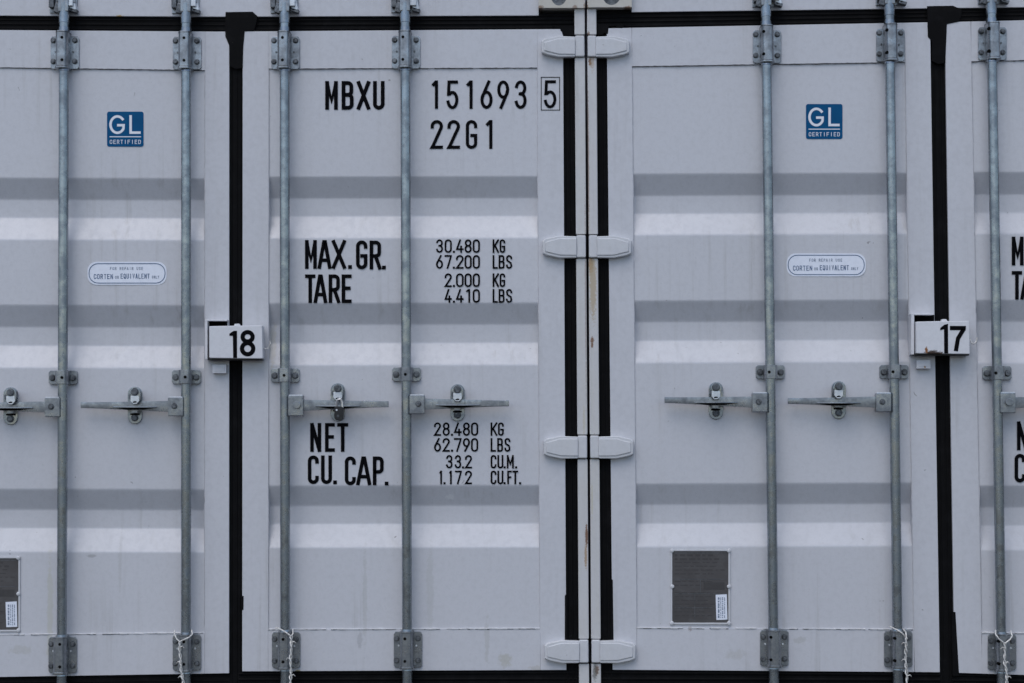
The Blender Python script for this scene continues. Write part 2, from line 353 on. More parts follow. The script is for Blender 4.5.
# ---------------------------------------------------------------- door data (edges measured at y=100 and y=600)
def ln(a, b): return lambda y: a + (b-a)*(y-100)/500.0
def hz(xa, ya, xb, yb): return lambda x: ya + (yb-ya)*(x-xa)/(xb-xa)
DOORS = {
 'AL': dict(xl=ln(-100, -104), sl=ln(-76, -79), sr=ln(205, 204.7), xr=ln(229.2, 229), top=hz(0, 30, 228, 31.6), bot=hz(0, 677, 228, 673.3),
            st=hz(0, 67.5, 205, 70.3), sb=hz(0, 634.6, 205, 632.8), g=[(179, 199, 218.7, 239), (306, 326.3, 346.5, 367), (490, 509, 529, 551)], gs=0.003),
 'AR': dict(xl=ln(242.6, 242.2), sl=ln(268.8, 268.2), sr=ln(537.6, 540), xr=ln(563.4, 566), top=hz(243, 31.4, 563, 29.0), bot=hz(243, 671.4, 566, 670),
            st=hz(268, 68.8, 538, 67.8), sb=hz(268, 629.4, 540, 628.4), g=[(177.5, 197.5, 217, 237.3), (304, 323.8, 343.7, 364.3), (486.4, 505, 524.5, 546.6)], gs=-0.002),
 'BL': dict(xl=ln(607.4, 612), sl=ln(632.3, 636.5), sr=ln(905.8, 913.6), xr=ln(931.2, 938.8), top=hz(608, 28.2, 930, 22.2), bot=hz(612, 669.8, 940, 672.3),
            st=hz(632, 66.4, 906, 62.2), sb=hz(636, 627.8, 914, 629.3), g=[(174.3, 194.5, 214, 233.7), (301.2, 320.8, 341, 361.5), (484.2, 503.5, 523.8, 545.5)], gs=-0.004),
 'BR': dict(xl=ln(946, 953.6), sl=ln(972, 981), sr=ln(1240, 1252), xr=ln(1265, 1278), top=hz(946, 22, 1024, 20.2), bot=hz(954, 672.8, 1024, 675),
            st=hz(972, 61.4, 1024, 60.4), sb=hz(980, 632.6, 1024, 633.2), g=[(173, 193.7, 213.5, 233), (301, 320.8, 342, 362.3), (486.6, 506.6, 526.5, 549)], gs=0.0),
}
FD = 0.005       # the frame stands 5 mm proud of the panel
def strip(mb, pts, d0, d1, m, vertical, ribs=3):
    """rubber seal: flat body with rounded ribs along its length; pts TL TR BR BL"""
    mb.pxprism(pts, d0, d1-0.004, m)
    for k in range(ribs):
        f = (k+0.5)/ribs
        if vertical: a = [(pts[0][0]+(pts[1][0]-pts[0][0])*f, pts[0][1]), (pts[3][0]+(pts[2][0]-pts[3][0])*f, pts[3][1])]; wd = abs(pts[1][0]-pts[0][0])
        else: a = [(pts[0][0], pts[0][1]+(pts[3][1]-pts[0][1])*f), (pts[1][0], pts[1][1]+(pts[2][1]-pts[1][1])*f)]; wd = abs(pts[3][1]-pts[0][1])
        mb.tube([W(a[0][0], a[0][1], d1-0.005), W(a[1][0], a[1][1], d1-0.005)], wd*PX/ribs*0.28, m, 8)

def bead(mb, xa, xb, yf, r, m, d, keep=0.85, step=3.0):
    """ragged weld or sealant line along a seam"""
    x = xa; run = []
    while x < xb:
        if random.random() < keep or len(run) == 0: run.append(x)
        else:
            if len(run) > 1: mb.tube([W(q, yf(q)+random.uniform(-.15, .15), d) for q in run], [r*random.uniform(.45, 1.2) for _ in run], m, 6)
            run = []
        x += step*random.uniform(0.7, 1.3)
    if len(run) > 1: mb.tube([W(q, yf(q)+random.uniform(-.15, .15), d) for q in run], [r*random.uniform(.45, 1.2) for _ in run], m, 6)

def make_door(key, parent, label):
    D = DOORS[key]; xl, sl, sr, xr = D['xl'], D['sl'], D['sr'], D['xr']
    fr = MB(); bv = 0.0012
    def col(a, b, e0=0.0, e1=0.0):
        rows = [D['top'], None, D['bot']]
        tl = (a(30)+e0, D['top'](a(30))); tr = (b(30)+e1, D['top'](b(30)))
        br = (b(672)+e1, D['bot'](b(672))); bl = (a(672)+e0, D['bot'](a(672)))
        return [tl, tr, br, bl]
    fr.pxprism(col(xl, sl), -0.045, FD, M_PAINT, 0.0014)
    fr.pxprism(col(sr, xr), -0.045, FD, M_PAINT, 0.0014)
    a, b = sl(50)+0.02, sr(50)-0.02
    fr.pxprism([(a, D['top'](a)), (b, D['top'](b)), (b, D['st'](b)), (a, D['st'](a))], -0.045, FD-0.0005, M_PANEL, bv)
    a, b = sl(650)+0.02, sr(650)-0.02
    fr.pxprism([(a, D['sb'](a)), (b, D['sb'](b)), (b, D['bot'](b)), (a, D['bot'](a))], -0.045, FD-0.0005, M_PANEL, bv)
    # bottom joint dirt, dark top seam line, sealant on the upward edge
    fr.pxprism([(sl(100)-.25, 72), (sl(100)+.25, 72), (sl(600)+.25, 626), (sl(600)-.25, 626)], -0.04, 0.0052, M_JOINT) if False else None
    a, b = sl(630), sr(630)
    bead(fr, a, b, lambda x: D['sb'](x)+0.05, 0.0030, M_SEAL, FD-0.0005, 0.95)
    bead(fr, a, b, lambda x: D['sb'](x)+0.45, 0.0013, M_JOINT, FD+0.0006, 0.55)
    bead(fr, sl(70), sr(70), lambda x: D['st'](x)+0.1, 0.0015, M_JOINT, FD-0.001, 0.97)
    door = fr.build('door', parent, label=label)
    # corrugated panel
    pn = MB(); DEP = 0.034; front = []
    ys = []
    prof = [(lambda x: D['st'](x)-1.0, 0.0)]
    xm = (sl(300)+sr(300))/2
    for (a, b, c, e) in D['g']:
        for yy, dd in ((a-2.2, 0.0), (a-1.2, -0.0003), (a-0.1, -0.0012), (a+1.6, -0.0040), (b-1.8, -DEP+0.0040), (b-0.1, -DEP+0.0012), (b+1.0, -DEP+0.0003), (b+2.2, -DEP), (c-2.3, -DEP), (c-1.1, -DEP+0.0003), (c, -DEP+0.0012), (c+1.7, -DEP+0.0040), (e-1.6, -0.0040), (e+0.0, -0.0012), (e+1.2, -0.0003), (e+2.3, 0.0)):
            prof.append(((lambda y0: (lambda x: y0 + D['gs']*(x-xm)))(yy), dd))
    prof.append((lambda x: D['sb'](x)+1.0, 0.0))
    NX = 12; rows = []
    for fy, dd in prof:
        row = []
        for i in range(NX+1):
            y = fy(xm); f = i/NX; x = sl(y)*(1-f) + sr(y)*f + (-1.2 if i == 0 else 1.2 if i == NX else 0)
            row.append(W(x, fy(x), dd + 0.0008*math.sin(x*0.05+y*0.02)))
        rows.append(row)
    vs = [p for r_ in rows for p in r_]; n = len(vs); m_ = NX+1
    vs += [p + Vector((0, 0.003, 0)) for p in vs]
    fs = []
    for j in range(len(rows)-1):
        for i in range(NX):
            q = [j*m_+i, j*m_+i+1, (j+1)*m_+i+1, (j+1)*m_+i]
            fs.append(q); fs.append([v+n for v in reversed(q)])
    pn.raw(vs, fs, M_PANEL)
    pn.build('door_panel', door)
    def vbead(f, sgn):
        wb = MB()
        y = 72; run = []
        while y < 626:
            run.append(y)
            if random.random() < 0.05 or y > 620:
                if len(run) > 1: wb.tube([W(f(q)+sgn*0.3+random.uniform(-.1, .1), q, 0.0012) for q in run], [0.0016*random.uniform(.5, 1.2) for _ in run], M_PAINT, 6)
                run = []
            y += random.uniform(3, 7)
        wb.build('weld_seam', door)
    vbead(sl, 1); vbead(sr, -1)
    return door

# ---------------------------------------------------------------- locking gear
RODS = {1: (63.8, 62.0), 2: (186.1, 186.0), 3: (284.7, 285.2), 4: (405.4, 407), 5: (767, 773), 6: (890.5, 897), 7: (992.7, 1000.6), 8: (1115, 1126)}
# handle side, hub y0 y1, catch centre x, catch y0 y1, far end x, end y0 y1
HAND = {1: (-1, 397.5, 417, 10.5, 387, 425, -45, 403, 409), 2: (-1, 397.2, 416.2, 134.8, 386.6, 424, 80.7, 402, 408.2), 3: (1, 395.3, 416, 337.7, 383, 421.3, 388.5, 401.2, 407),
        4: (1, 395, 414, 457.5, 384, 421.3, 509, 400.6, 406), 5: (-1, 392.8, 412.2, 716, 382, 419.4, 664.6, 397, 403), 6: (-1, 393, 411.8, 838.8, 381, 419, 788, 398, 404),
        7: (1, 392.6, 413, 1051, 383, 421, 1103, 399, 405), 8: (1, 392.6, 413, 1180, 383, 421, 1232, 399, 405)}
TOPY = {1: 31, 2: 31.5, 3: 31.2, 4: 30.6, 5: 25, 6: 23.5, 7: 22, 8: 20}
BOTY = {1: 636, 2: 633.5, 3: 631, 4: 630.5, 5: 629, 6: 630, 7: 633, 8: 634}
MIDY = {1: 377.5, 2: 377, 3: 375.3, 4: 374.3, 5: 372, 6: 371.8, 7: 373, 8: 373.5}
RD = 0.043      # rod centre in front of the door plane
def sleeve(mb, c, hw, h0, h1, depth, m):
    """U-shaped cover: section in plan, from z h0 to h1 (metres relative to c)"""
    sec = [(-hw, 0.0)] + [(-hw*math.cos(R(a))**0.6 if a < 90 else hw*abs(math.cos(R(a)))**0.6, depth*0.45 + depth*0.55*math.sin(R(a))**0.6) for a in (4, 20, 40, 65, 90, 115, 140, 160, 176)] + [(hw, 0.0)]
    mb.prism([Vector((c.x+x, -FD-y, c.z+h0)) for x, y in sec], [Vector((c.x+x, -FD-y, c.z+h1)) for x, y in sec], m, 0.0012)
def rod_gear(i, door):
    xf = ln(*RODS[i]); ty, by, my = TOPY[i], BOTY[i], MIDY[i]
    # the rod itself with cams at both ends
    m = MB()
    P0 = W(xf(ty-28), ty-28, RD); P1 = W(xf(by+72), by+72, RD)
    m.tube([P0, P1], 0.0171, M_ROD, 28)
    for yy, l, r_ in ((ty-14, 6, 0.0185), (ty-1.5, 2.2, 0.0195), (ty+39.0, 1.4, 0.0195), (by-0.4, 1.0, 0.019), (by+38.5, 1.2, 0.019)):
        m.tube([W(xf(yy-l), yy-l, RD), W(xf(yy-l), yy-l, RD)*0.02+W(xf(yy+l), yy+l, RD)*0.98, W(xf(yy+l), yy+l, RD)], [r_*0.93, r_, r_*0.93], M_ROD, 18)
    for cy, sg in ((ty-26, 1), (by+70, -1)):
        c = W(xf(cy), cy, RD)
        m.box(c + Vector((0, 0, 0.0)), (0.018, 0.016, 0.026), M_GALV, 0.005)
        m.box(c + Vector((-0.022, 0.004, -0.010*sg)), (0.011, 0.012, 0.018), M_BOLT, 0.004, Matrix.Rotation(R(14*sg), 3, 'Y'))
        m.box(c + Vector((0.024, 0.010, 0.016*sg)), (0.012, 0.010, 0.011), M_GALV, 0.004, Matrix.Rotation(R(-20*sg), 3, 'Y'))
        m.box(c + Vector((-0.020, 0.012, 0.022*sg)), (0.010, 0.010, 0.012), M_BOLT, 0.003)
    m.build('lock_rod', door)
    # end brackets
    for base, hs, off in ((ty, (6.5, 28), 0), (by, (6.5, 29), 1)):
        b = MB(); c = W(xf(base+19), base+19, 0.02); top, bot = base+(5 if off == 0 else 1), base+(38 if off == 0 else 37)
        X = lambda v: xf(base+19)+v
        b.pxprism([(X(-13.4), top+2.5), (X(-11.8), top), (X(13.2), top), (X(15.0), top+2.5), (X(15.0), bot-2), (X(13.2), bot), (X(-11.8), bot), (X(-13.4), bot-2)], FD-0.001, FD+0.0075, M_GALV, 0.0018)
        z0 = W(0, base+(1 if off == 0 else 0.5), 0.03).z; z1 = W(0, base+38, 0.03).z
        sleeve(b, Vector((c.x, 0, 0)), 6.4*PX, W(xf(base), base+(0.5), .04).z, W(xf(base), base+37.2, .04).z, 0.062, M_GALV)
        sleeve(b, Vector((c.x, 0, 0)), 7.2*PX, W(xf(base), base+36.2-(0 if off == 0 else 0.6), .04).z, W(xf(base), base+38.0, .04).z, 0.066, M_GALV)
        for yy in (1.6, 35.4): sleeve(b, Vector((c.x, 0, 0)), 6.55*PX, W(xf(base), base+yy, .04).z, W(xf(base), base+yy+0.6, .04).z, 0.0635, M_BOLT)
        for yy in ((9.5, 30.5) if off == 0 else (8, 30)):
            for xx in (-10.6, 10.9):
                p = W(X(xx), base+yy, FD+0.0075); b.bolt((p.x, -FD-0.007, p.z), 2.3*PX, 0.011, M_BOLT, 6, random.random())
        for xx in (-8.4, 9.2):
            p = W(X(xx), base+(21 if off == 0 else 15), FD+0.0075); b.tube([(p.x, -FD-0.007, p.z), (p.x, -FD-0.0105, p.z)], 1.0*PX, M_BRIGHT if off else M_BOLT, 8)
        for yy in ((6.0, 28.5) if off == 0 else (8.5, 31)):
            p = W(X(-2.4), base+yy, FD+0.066); b.tube([(p.x, -FD-0.050, p.z), (p.x, -FD-0.0622, p.z)], 1.5*PX, M_HOLE_SHADE, 12)
        b.build('rod_bracket', door)
    # middle guide
    g = MB(); X = lambda v: xf(my)+v
    g.pxprism([(X(-14.3), my-5), (X(-12.5), my-7), (X(12.8), my-7), (X(14.6), my-5), (X(14.6), my+5), (X(12.8), my+7), (X(-12.5), my+7), (X(-14.3), my+5)], FD-0.006, FD+0.006, M_GALV, 0.002)
    c = W(xf(my), my, 0.03)
    sleeve(g, Vector((c.x, 0, c.z)), 6.6*PX, -6.8*PX, 6.8*PX, 0.060, M_GALV)
    for xx in (-10.2, 10.3):
        p = W(X(xx), my+0.4, FD+.006); g.bolt((p.x, -FD-0.0055, p.z), 2.7*PX, 0.012, M_BOLT, 6, random.random())
    p = W(X(-1.0), my, .066); g.tube([(p.x, -0.050, p.z), (p.x, -0.0672, p.z)], 1.45*PX, M_HOLE_SHADE, 12)
    g.build('rod_guide', door)
    # handle with its hub
    s, h0, h1, cx, c0, c1, ex, e0, e1 = HAND[i]
    hcy = (h0+h1)/2; rx = xf(hcy); a0 = rx+s*3.0; a1 = rx+s*18.3
    h = MB()
    xs = sorted((a0, a1))
    h.pxprism([(xs[0], h0), (xs[1], h0), (xs[1], h1), (xs[0], h1)], 0.030, 0.066, M_GALV, 0.0035)
    h.pxprism([(xs[0]+.8, h0-0.6), (xs[1]-.8, h0-0.6), (xs[1]-.8, h0+1.2), (xs[0]+.8, h0+1.2)], 0.032, 0.062, M_BRIGHT, 0.001)
    p = W((a0+a1)/2 + s*1.2, hcy-0.6, 0.07); big = 3.9 if i in (3, 7) else 2.4
    h.bolt((p.x, -0.0655, p.z), big*PX, 0.010, M_BOLT if big < 3 else M_GALV, 6 if big < 3 else 14, 0.3)
    hy = (e0+e1)/2; n = 18; path = []; top = []; bot_ = []; tp = []; bt = []
    for k in range(n+1):
        f = k/n; x = a1-s*1.5 + (ex-a1+s*1.5)*f
        yc = (hcy-0.3)*(1-f) + hy*f
        hh = 5.6*(1-min(1, f*1.15)) + 3.0*min(1, f*1.15)
        dep = 0.050 - 0.004*math.sin(f*3.14)
        top.append((x, yc-hh, dep)); bot_.append((x, yc+hh, dep))
    vs = []; 
    for k in range(n+1):
        a = W(*top[k][:2], top[k][2]); b = W(*bot_[k][:2], bot_[k][2]); th = Vector((0, 0.005, 0)); mid = (a+b)/2 - Vector((0, 0.0012, 0)); 
        vs += [a, mid, b, b+th*2, a+th*2]
    fs = [[5*k+j, 5*k+(j+1) % 5, 5*k+5+(j+1) % 5, 5*k+5+j] for k in range(n) for j in range(5)]
    fs += [[0, 1, 2, 3, 4], [5*n+j for j in (4, 3, 2, 1, 0)]]
    h.solid(vs, fs, M_GALV)
    # horizontal wings where the handle is held by its catch
    wy = (hcy+hy)/2 + 0.5
    pts = [(-22, .2), (-12, .032), (-4, .036), (4, .036), (12, .032), (22, .2)]
    fr_ = [W(cx+v, wy+0.15, 0.056 + (0.018 if abs(v) < 10 else 0.014 if abs(v) < 20 else 0)) for v, _ in pts]
    bk = [W(cx+v, wy+0.15, 0.046) for v in (22, -22)]
    lo = [q - Vector((0, 0, 0.0042)) for q in fr_+bk]
    h.prism(fr_+bk, lo, M_GALV, 0.0012)
    h.pxprism([(cx-19, wy+1.5), (cx-7, wy+1.3), (cx+7, wy+1.3), (cx+19, wy+1.5), (cx+8, wy+3.1), (cx-8, wy+3.3)], 0.050, 0.0575, M_HOLE_SHADE)  # black lens paints in the slit of shade under the wing
    if i in (3, 4): h.pxprism([(cx+24, e0-0.6), (ex, e0-0.2), (ex, e1+0.2), (cx+24, e1+0.6)], 0.040, 0.0525, M_GALV, 0.002)
    h.build('door_handle', door)
    # catch plate that holds the handle
    k = MB(); hw = 7.2; pl = [(cx+hw*math.cos(R(a)), c0+hw-hw*math.sin(R(a))) for a in range(180, -1, -20)] + [(cx+hw*math.cos(R(a)), c1-hw-hw*math.sin(R(a))) for a in range(0, -181, -20)]
    k.pxprism(pl, -0.001, 0.008, M_ROD, 0.002)
    hw2 = 5.6
    pl2 = [(cx+hw2*math.cos(R(a)), c0+7.5-hw2*math.sin(R(a))) for a in range(180, -1, -20)] + [(cx+hw2, c0+12.5), (cx+hw2*.45, c0+18.5), (cx-hw2*.45, c0+18.5), (cx-hw2, c0+12.5)]
    k.pxprism([(x, y-0.8) for x, y in pl2], 0.058, 0.0655, M_ROD, 0.002)
    k.pxprism([(cx-3.2, c0+4), (cx+3.2, c0+4), (cx+3.0, c0+10), (cx-3.0, c0+10)], 0.004, 0.060, M_BOLT, 0.002)
    k.pxprism([(cx-4.3, c0+9.2), (cx+4.0, c0+9.2), (cx+4.4, c0+14.5), (cx+1.6, c0+17.4), (cx-1.6, c0+17.4), (cx-4.4, c0+14.5)], 0.0640, 0.0685, M_BRIGHT, 0.0012)
    k.pxprism([(cx-2.2, c0+15.2), (cx+0.2, c0+14.4), (cx+2.0, c0+15.0), (cx+1.6, c0+16), (cx-1.6, c0+16.2)], 0.066, 0.0688, M_HOLE_SHADE)
    k.pxprism([(cx-6.2, c0+8), (cx-4.3, c0+7), (cx-4.3, c0+13), (cx-6.2, c0+12)], 0.050, 0.067, M_BOLT, 0.001)
    p = W(cx, c0+5.4, .066); k.bolt((p.x, -0.065, p.z), 3.2*PX, 0.009, M_BOLT, 12, 0)
    k.pxprism([(cx-3.4, c0+20.5), (cx+2.6, c0+20.5), (cx+2.6, c0+26.5), (cx-3.4, c0+26.5)], 0.006, 0.045, M_GALV, 0.0015)
    k.pxprism([(cx-4.6, c0+26.8), (cx+4.4, c0+26.8), (cx+4.4, c0+28.4), (cx-4.6, c0+28.4)], 0.006, 0.014, M_HOLE_SHADE)  # black strip painted as the shadow below the lug
    p = W(cx, c1-6.2, .008); k.bolt((p.x, -0.0078, p.z), 3.0*PX, 0.010, M_BOLT, 6, 0.2)
    k.build('handle_catch', door)

# ---------------------------------------------------------------- hinges, posts, gaskets
HY = [(35.4, 57), (235.2, 258), (435.6, 458.8), (640, 663.4)]
def hinge(door, side, y0, y1, xa, xb):
    """xa: free end of the blade, xb: knuckle side"""
    m = MB(); s = 1 if xb > xa else -1; f = lambda v: xa + s*v; L = abs(xb-xa)
    out = [(f(0.3), y0+5.4), (f(3.5), y0+3.2), (f(17), y0+0.4), (xb, y0+1.0), (xb, y1-0.2), (f(18), y1), (f(6), y1-2.4), (f(0.6), y1-4.4)]
    m.pxprism(out, FD-0.004, 0.029, M_HINGE, 0.005, 3)
    inn = [(f(3.0), y0+6.8), (f(17), y0+3.0), (xb, y0+3.0), (xb, y1-2.6), (f(18), y1-2.8), (f(3.0), y1-6.4)]
    m.pxprism(inn, 0.024, 0.0325, M_HINGE, 0.0045, 3)
    m.build('hinge', door)
XA = lambda y: 575.0+(y-100)*0.007; XA2 = lambda y: 585.3+(y-100)*0.0066
XB = lambda y: 587.6+(y-100)*0.0066; XB2 = lambda y: 597.0+(y-100)*0.007
def hinges_and_post(door, cont, which):
    post = MB()
    if which == 'A': xi, xo = XA, XA2
    else: xi, xo = XB, XB2
    prev = 8.5
    for y0, y1 in HY + [(760, 770)]:
        a, b = prev, y0-0.9
        post.pxprism([(xi(a), a), (xo(a), a), (xo(b), b), (xi(b), b)], -0.03, 0.016, M_POST, 0.004, 3)
        if y0 < 700:
            q0, q1 = y0-0.1, y1-0.5
            post.pxprism([(xi(q0)+.35, q0), (xo(q0)-.35, q0), (xo(q1)-.35, q1), (xi(q1)+.35, q1)], -0.03, 0.027, M_HINGE, 0.006, 3)
        prev = y1+0.4
    # deep post behind the hinge bar
    q = [(xi(0)+.7, 0), (xo(0)-.7, 0), (xo(700)-.7, 735), (xi(700)+.7, 735)]
    post.pxprism(q, -0.16, -0.020, M_POST)
    post.build('corner_post', cont)
    for y0, y1 in HY:
        t = (y0-35)/600
        if which == 'A': hinge(door, 1, y0, y1, 541+3.2*t, XA(y0)+0.8)
        else: hinge(door, -1, y0, y1, 630+6*t, XB2(y0)-0.8)

def container(which, label):
    x_in = W(586.4 if which == 'A' else 588.0, 300).x
    x0, x1 = (x_in-2.438, x_in-0.003) if which == 'A' else (x_in+0.003, x_in+2.438)
    root = thing('shipping_container', ((x0+x1)/2, 3.0, 0.0), label, 'shipping container', 'shipping containers standing side by side')
    dl, dr = ('AL', 'AR') if which == 'A' else ('BL', 'BR')
    L, Rr = DOORS[dl], DOORS[dr]
    # header above the doors
    h = MB(); ex = [(-140, 15.0), (228, 16.8), (538.8, 15.6)] if which == 'A' else [(631.6, 12.2), (930, 8.4), (1300, 4.0)]
    h.pxprism([(ex[0][0], -38), (ex[-1][0], -38)] + [(x, y) for x, y in reversed(ex)], -0.10, 0.004, M_PAINT, 0.003)
    h.build('header', root)
    # sill below
    s = MB()
    a, b = (-140, 577) if which == 'A' else (601, 1300)
    s.pxprism([(a, 686), (b, 686), (b, 733), (a, 733)], -0.14, 0.0, M_PAINT, 0.004)
    s.build('sill', root)
    ztop = W(512, -38).z; zb = 0.0
    # castings
    def casting(cx0, cx1, cy0, cy1, hx, hy_, hr, front):
        c = MB(); n = 28; outer = [(cx0, cy0), (cx1, cy0), (cx1, cy1), (cx0, cy1)]
        hole = [(hx+hr[0]*math.cos(2*math.pi*k/n), hy_+hr[1]*math.sin(2*math.pi*k/n)) for k in range(n)]
        # front face as a ring round the oval hole
        def edge(a):
            dx, dy = math.cos(a), math.sin(a); t = min([((cx1-hx)/dx if dx > 0 else (cx0-hx)/dx) if abs(dx) > 1e-6 else 1e9, ((cy1-hy_)/dy if dy > 0 else (cy0-hy_)/dy) if abs(dy) > 1e-6 else 1e9])
            return (hx+dx*t, hy_+dy*t)
        ang = sorted(set([2*math.pi*k/n for k in range(n)] + [math.atan2(y-hy_, x-hx) % (2*math.pi) for x, y in outer]))
        vo = [W(*edge(a_), front) for a_ in ang]; vi = [W(hx+hr[0]*math.cos(a_), hy_+hr[1]*math.sin(a_), front) for a_ in ang]
        vb = [Vector((p.x, 0.022-front, p.z)) for p in vi]; vob = [Vector((p.x, 0.15, p.z)) for p in vo]; k_ = len(ang)
        vs = vo+vi+vb+vob; fs = []
        for i in range(k_):
            j = (i+1) % k_
            fs += [[i, j, k_+j, k_+i], [k_+i, k_+j, 2*k_+j, 2*k_+i], [i, 3*k_+i, 3*k_+j, j]]
        fs.append([3*k_+i for i in range(k_)]); c.raw(vs, fs, M_CAST)
        pl_ = [Vector((p.x, 0.03-front, p.z)) for p in vi]; c.raw(pl_, [list(range(k_))], M_BOLT)
        c.build('corner_casting', root)
    if which == 'A':
        casting(538.6, 585.0, -38, 7.8, 558.8, -5.5, (8.2, 11.0), 0.030)
        casting(-132, -86, -38, 11, -110, -2, (8.2, 12), 0.030)
        casting(541, 588.5, 700, 745, 560, 722, (8.2, 11.0), 0.030)
        casting(-136, -88, 700, 745, -112, 722, (8.2, 11.0), 0.030)
    else:
        casting(587.2, 631.8, -38, 7.2, 611.5, -4.5, (8.8, 9.5), 0.032)
        casting(1262, 1305, -38, 1, 1284, -10, (8.2, 9.5), 0.032)
        casting(591, 636, 700, 745, 616, 722, (8.2, 11.0), 0.030)
        casting(1275, 1318, 700, 745, 1297, 722, (8.2, 11.0), 0.030)
    # far post on the side away from the neighbour
    fp = MB(); xa = (x0, x0+0.035) if which == 'A' else (x1-0.035, x1)
    fp.box(((xa[0]+xa[1])/2, 0.07, (ztop)/2), (0.0175, 0.085, ztop/2-0.13), M_POST, 0.004); fp.build('corner_post', root)
    # long body: corrugated sides, roof, floor and far end
    for sx in (x0+0.02, x1-0.02):
        sd_ = MB(); yy = 0.17; k = 0; pr = []
        while yy < 5.9:
            dx = (0.0, 0.0, 0.03, 0.03)[k % 4]; pr.append((yy, dx)); yy += (0.11, 0.07, 0.07, 0.07)[k % 4]; k += 1
        sg = 1 if sx < (x0+x1)/2 else -1
        vs = []
        for y_, dx in pr: vs += [(sx+sg*dx, y_, 0.16), (sx+sg*dx, y_, ztop-0.06)]
        n_ = len(vs); vs += [(v[0]+sg*0.004, v[1], v[2]) for v in vs]
        fs = []
        for q in range(len(pr)-1):
            f_ = [2*q, 2*q+1, 2*q+3, 2*q+2]; fs += [f_, [v+n_ for v in reversed(f_)]]
        sd_.raw(vs, fs, M_PAINT)
        sd_.box((sx, 3.0, 0.08), (0.015, 2.85, 0.075), M_PAINT); sd_.box((sx, 3.0, ztop-0.03), (0.015, 2.85, 0.03), M_PAINT)
        sd_.build('side_wall', root)
    rf = MB(); rf.box(((x0+x1)/2, 3.03, ztop-0.012), (1.15, 2.90, 0.004), M_PAINT); rf.build('roof', root)
    fl = MB(); fl.box(((x0+x1)/2, 3.0, 0.145), (1.18, 2.83, 0.012), M_BOLT); fl.build('floor', root)
    en = MB(); en.box(((x0+x1)/2, 5.98, ztop/2), (1.215, 0.03, ztop/2-0.01), M_PAINT, 0.01); en.build('end_wall', root)
    # doors
    left = make_door(dl, root, 'left hand door with the round badge stickers and the data plate')
    left['label'] = 'left door with blue square badge and grey data plate'
    right = make_door(dr, root, 'right door with black stencilled weights')
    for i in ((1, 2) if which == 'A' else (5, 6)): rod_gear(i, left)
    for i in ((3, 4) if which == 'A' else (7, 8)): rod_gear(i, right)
    hinges_and_post(right if which == 'A' else left, root, which)
    # rubber seals
    def tgt(D, pts, vert, ribs=3, d=0.001): return (pts, -0.05, d, M_RUB, vert, ribs)
    for D, dr_, isleft in ((L, left, True), (Rr, right, False)):
        g = MB()
        xa_, xb_ = D['xl'](30), D['xr'](30)
        if which == 'A': ta = hz(0, 13.5, 512, 13.5)
        else: ta = hz(632, 10.5, 1024, 5.5)
        if which == 'A' and not isleft: xb_ = XA(20)+0.5
        if which == 'B' and isleft: xa_ = XB2(20)-0.5
        e = 3.0
        strip(g, [(xa_-e, ta(xa_)), (xb_+e*0, ta(xb_)), (xb_, D['top'](xb_)+0.6), (xa_-e, D['top'](xa_)+0.6)], -0.05, -0.001, M_RUB, False, 4)
        xa2, xb2 = D['xl'](672), D['xr'](672)
        if which == 'A' and not isleft: xb2 = XA(680)+0.5
        if which == 'B' and isleft: xa2 = XB2(680)-0.5
        strip(g, [(xa2-e, D['bot'](xa2)-0.5), (xb2, D['bot'](xb2)-0.5), (xb2, 688), (xa2-e, 688)], -0.05, -0.001, M_RUB, False, 3)
        if which == 'A' and not isleft:      # hinge side
            strip(g, [(D['xr'](30)-.5, 28), (XA(30)+.5, 28), (XA(680)+.5, 684), (D['xr'](680)-.5, 684)], -0.05, 0.0005, M_RUB, True, 3)
            g.pxprism([(553, 26), (577, 26), (577, 36), (565.4, 35.2), (563.6, 34.2), (562.6, 34.8), (561.8, 31.6), (560.6, 30.8), (560.0, 28.6), (557.6, 28.8), (556.4, 27.4), (554.8, 28.4)], -0.002, 0.0062, M_RUB, 0.001)
            g.pxprism([(566, 594), (567.5, 594), (567.5, 640), (564.8, 640), (564.8, 596)], -0.002, 0.0062, M_RUB, 0.001)
        if which == 'B' and isleft:
            strip(g, [(XB2(30)-.5, 25), (D['xl'](30)+.5, 25), (D['xl'](680)+.5, 684), (XB2(680)-.5, 684)], -0.05, 0.0005, M_RUB, True, 3)
            g.pxprism([(596, 24), (625, 24), (622, 28.2), (617.5, 27.5), (615.4, 25.6), (612, 26.4), (609.4, 25.8), (608.6, 27), (608, 34), (604, 32.8), (603, 34.6), (596, 35)], -0.002, 0.0062, M_RUB, 0.001)
            g.pxprism([(610.5, 578), (612.8, 580), (613.6, 640), (611, 640)], -0.002, 0.0062, M_RUB, 0.001)
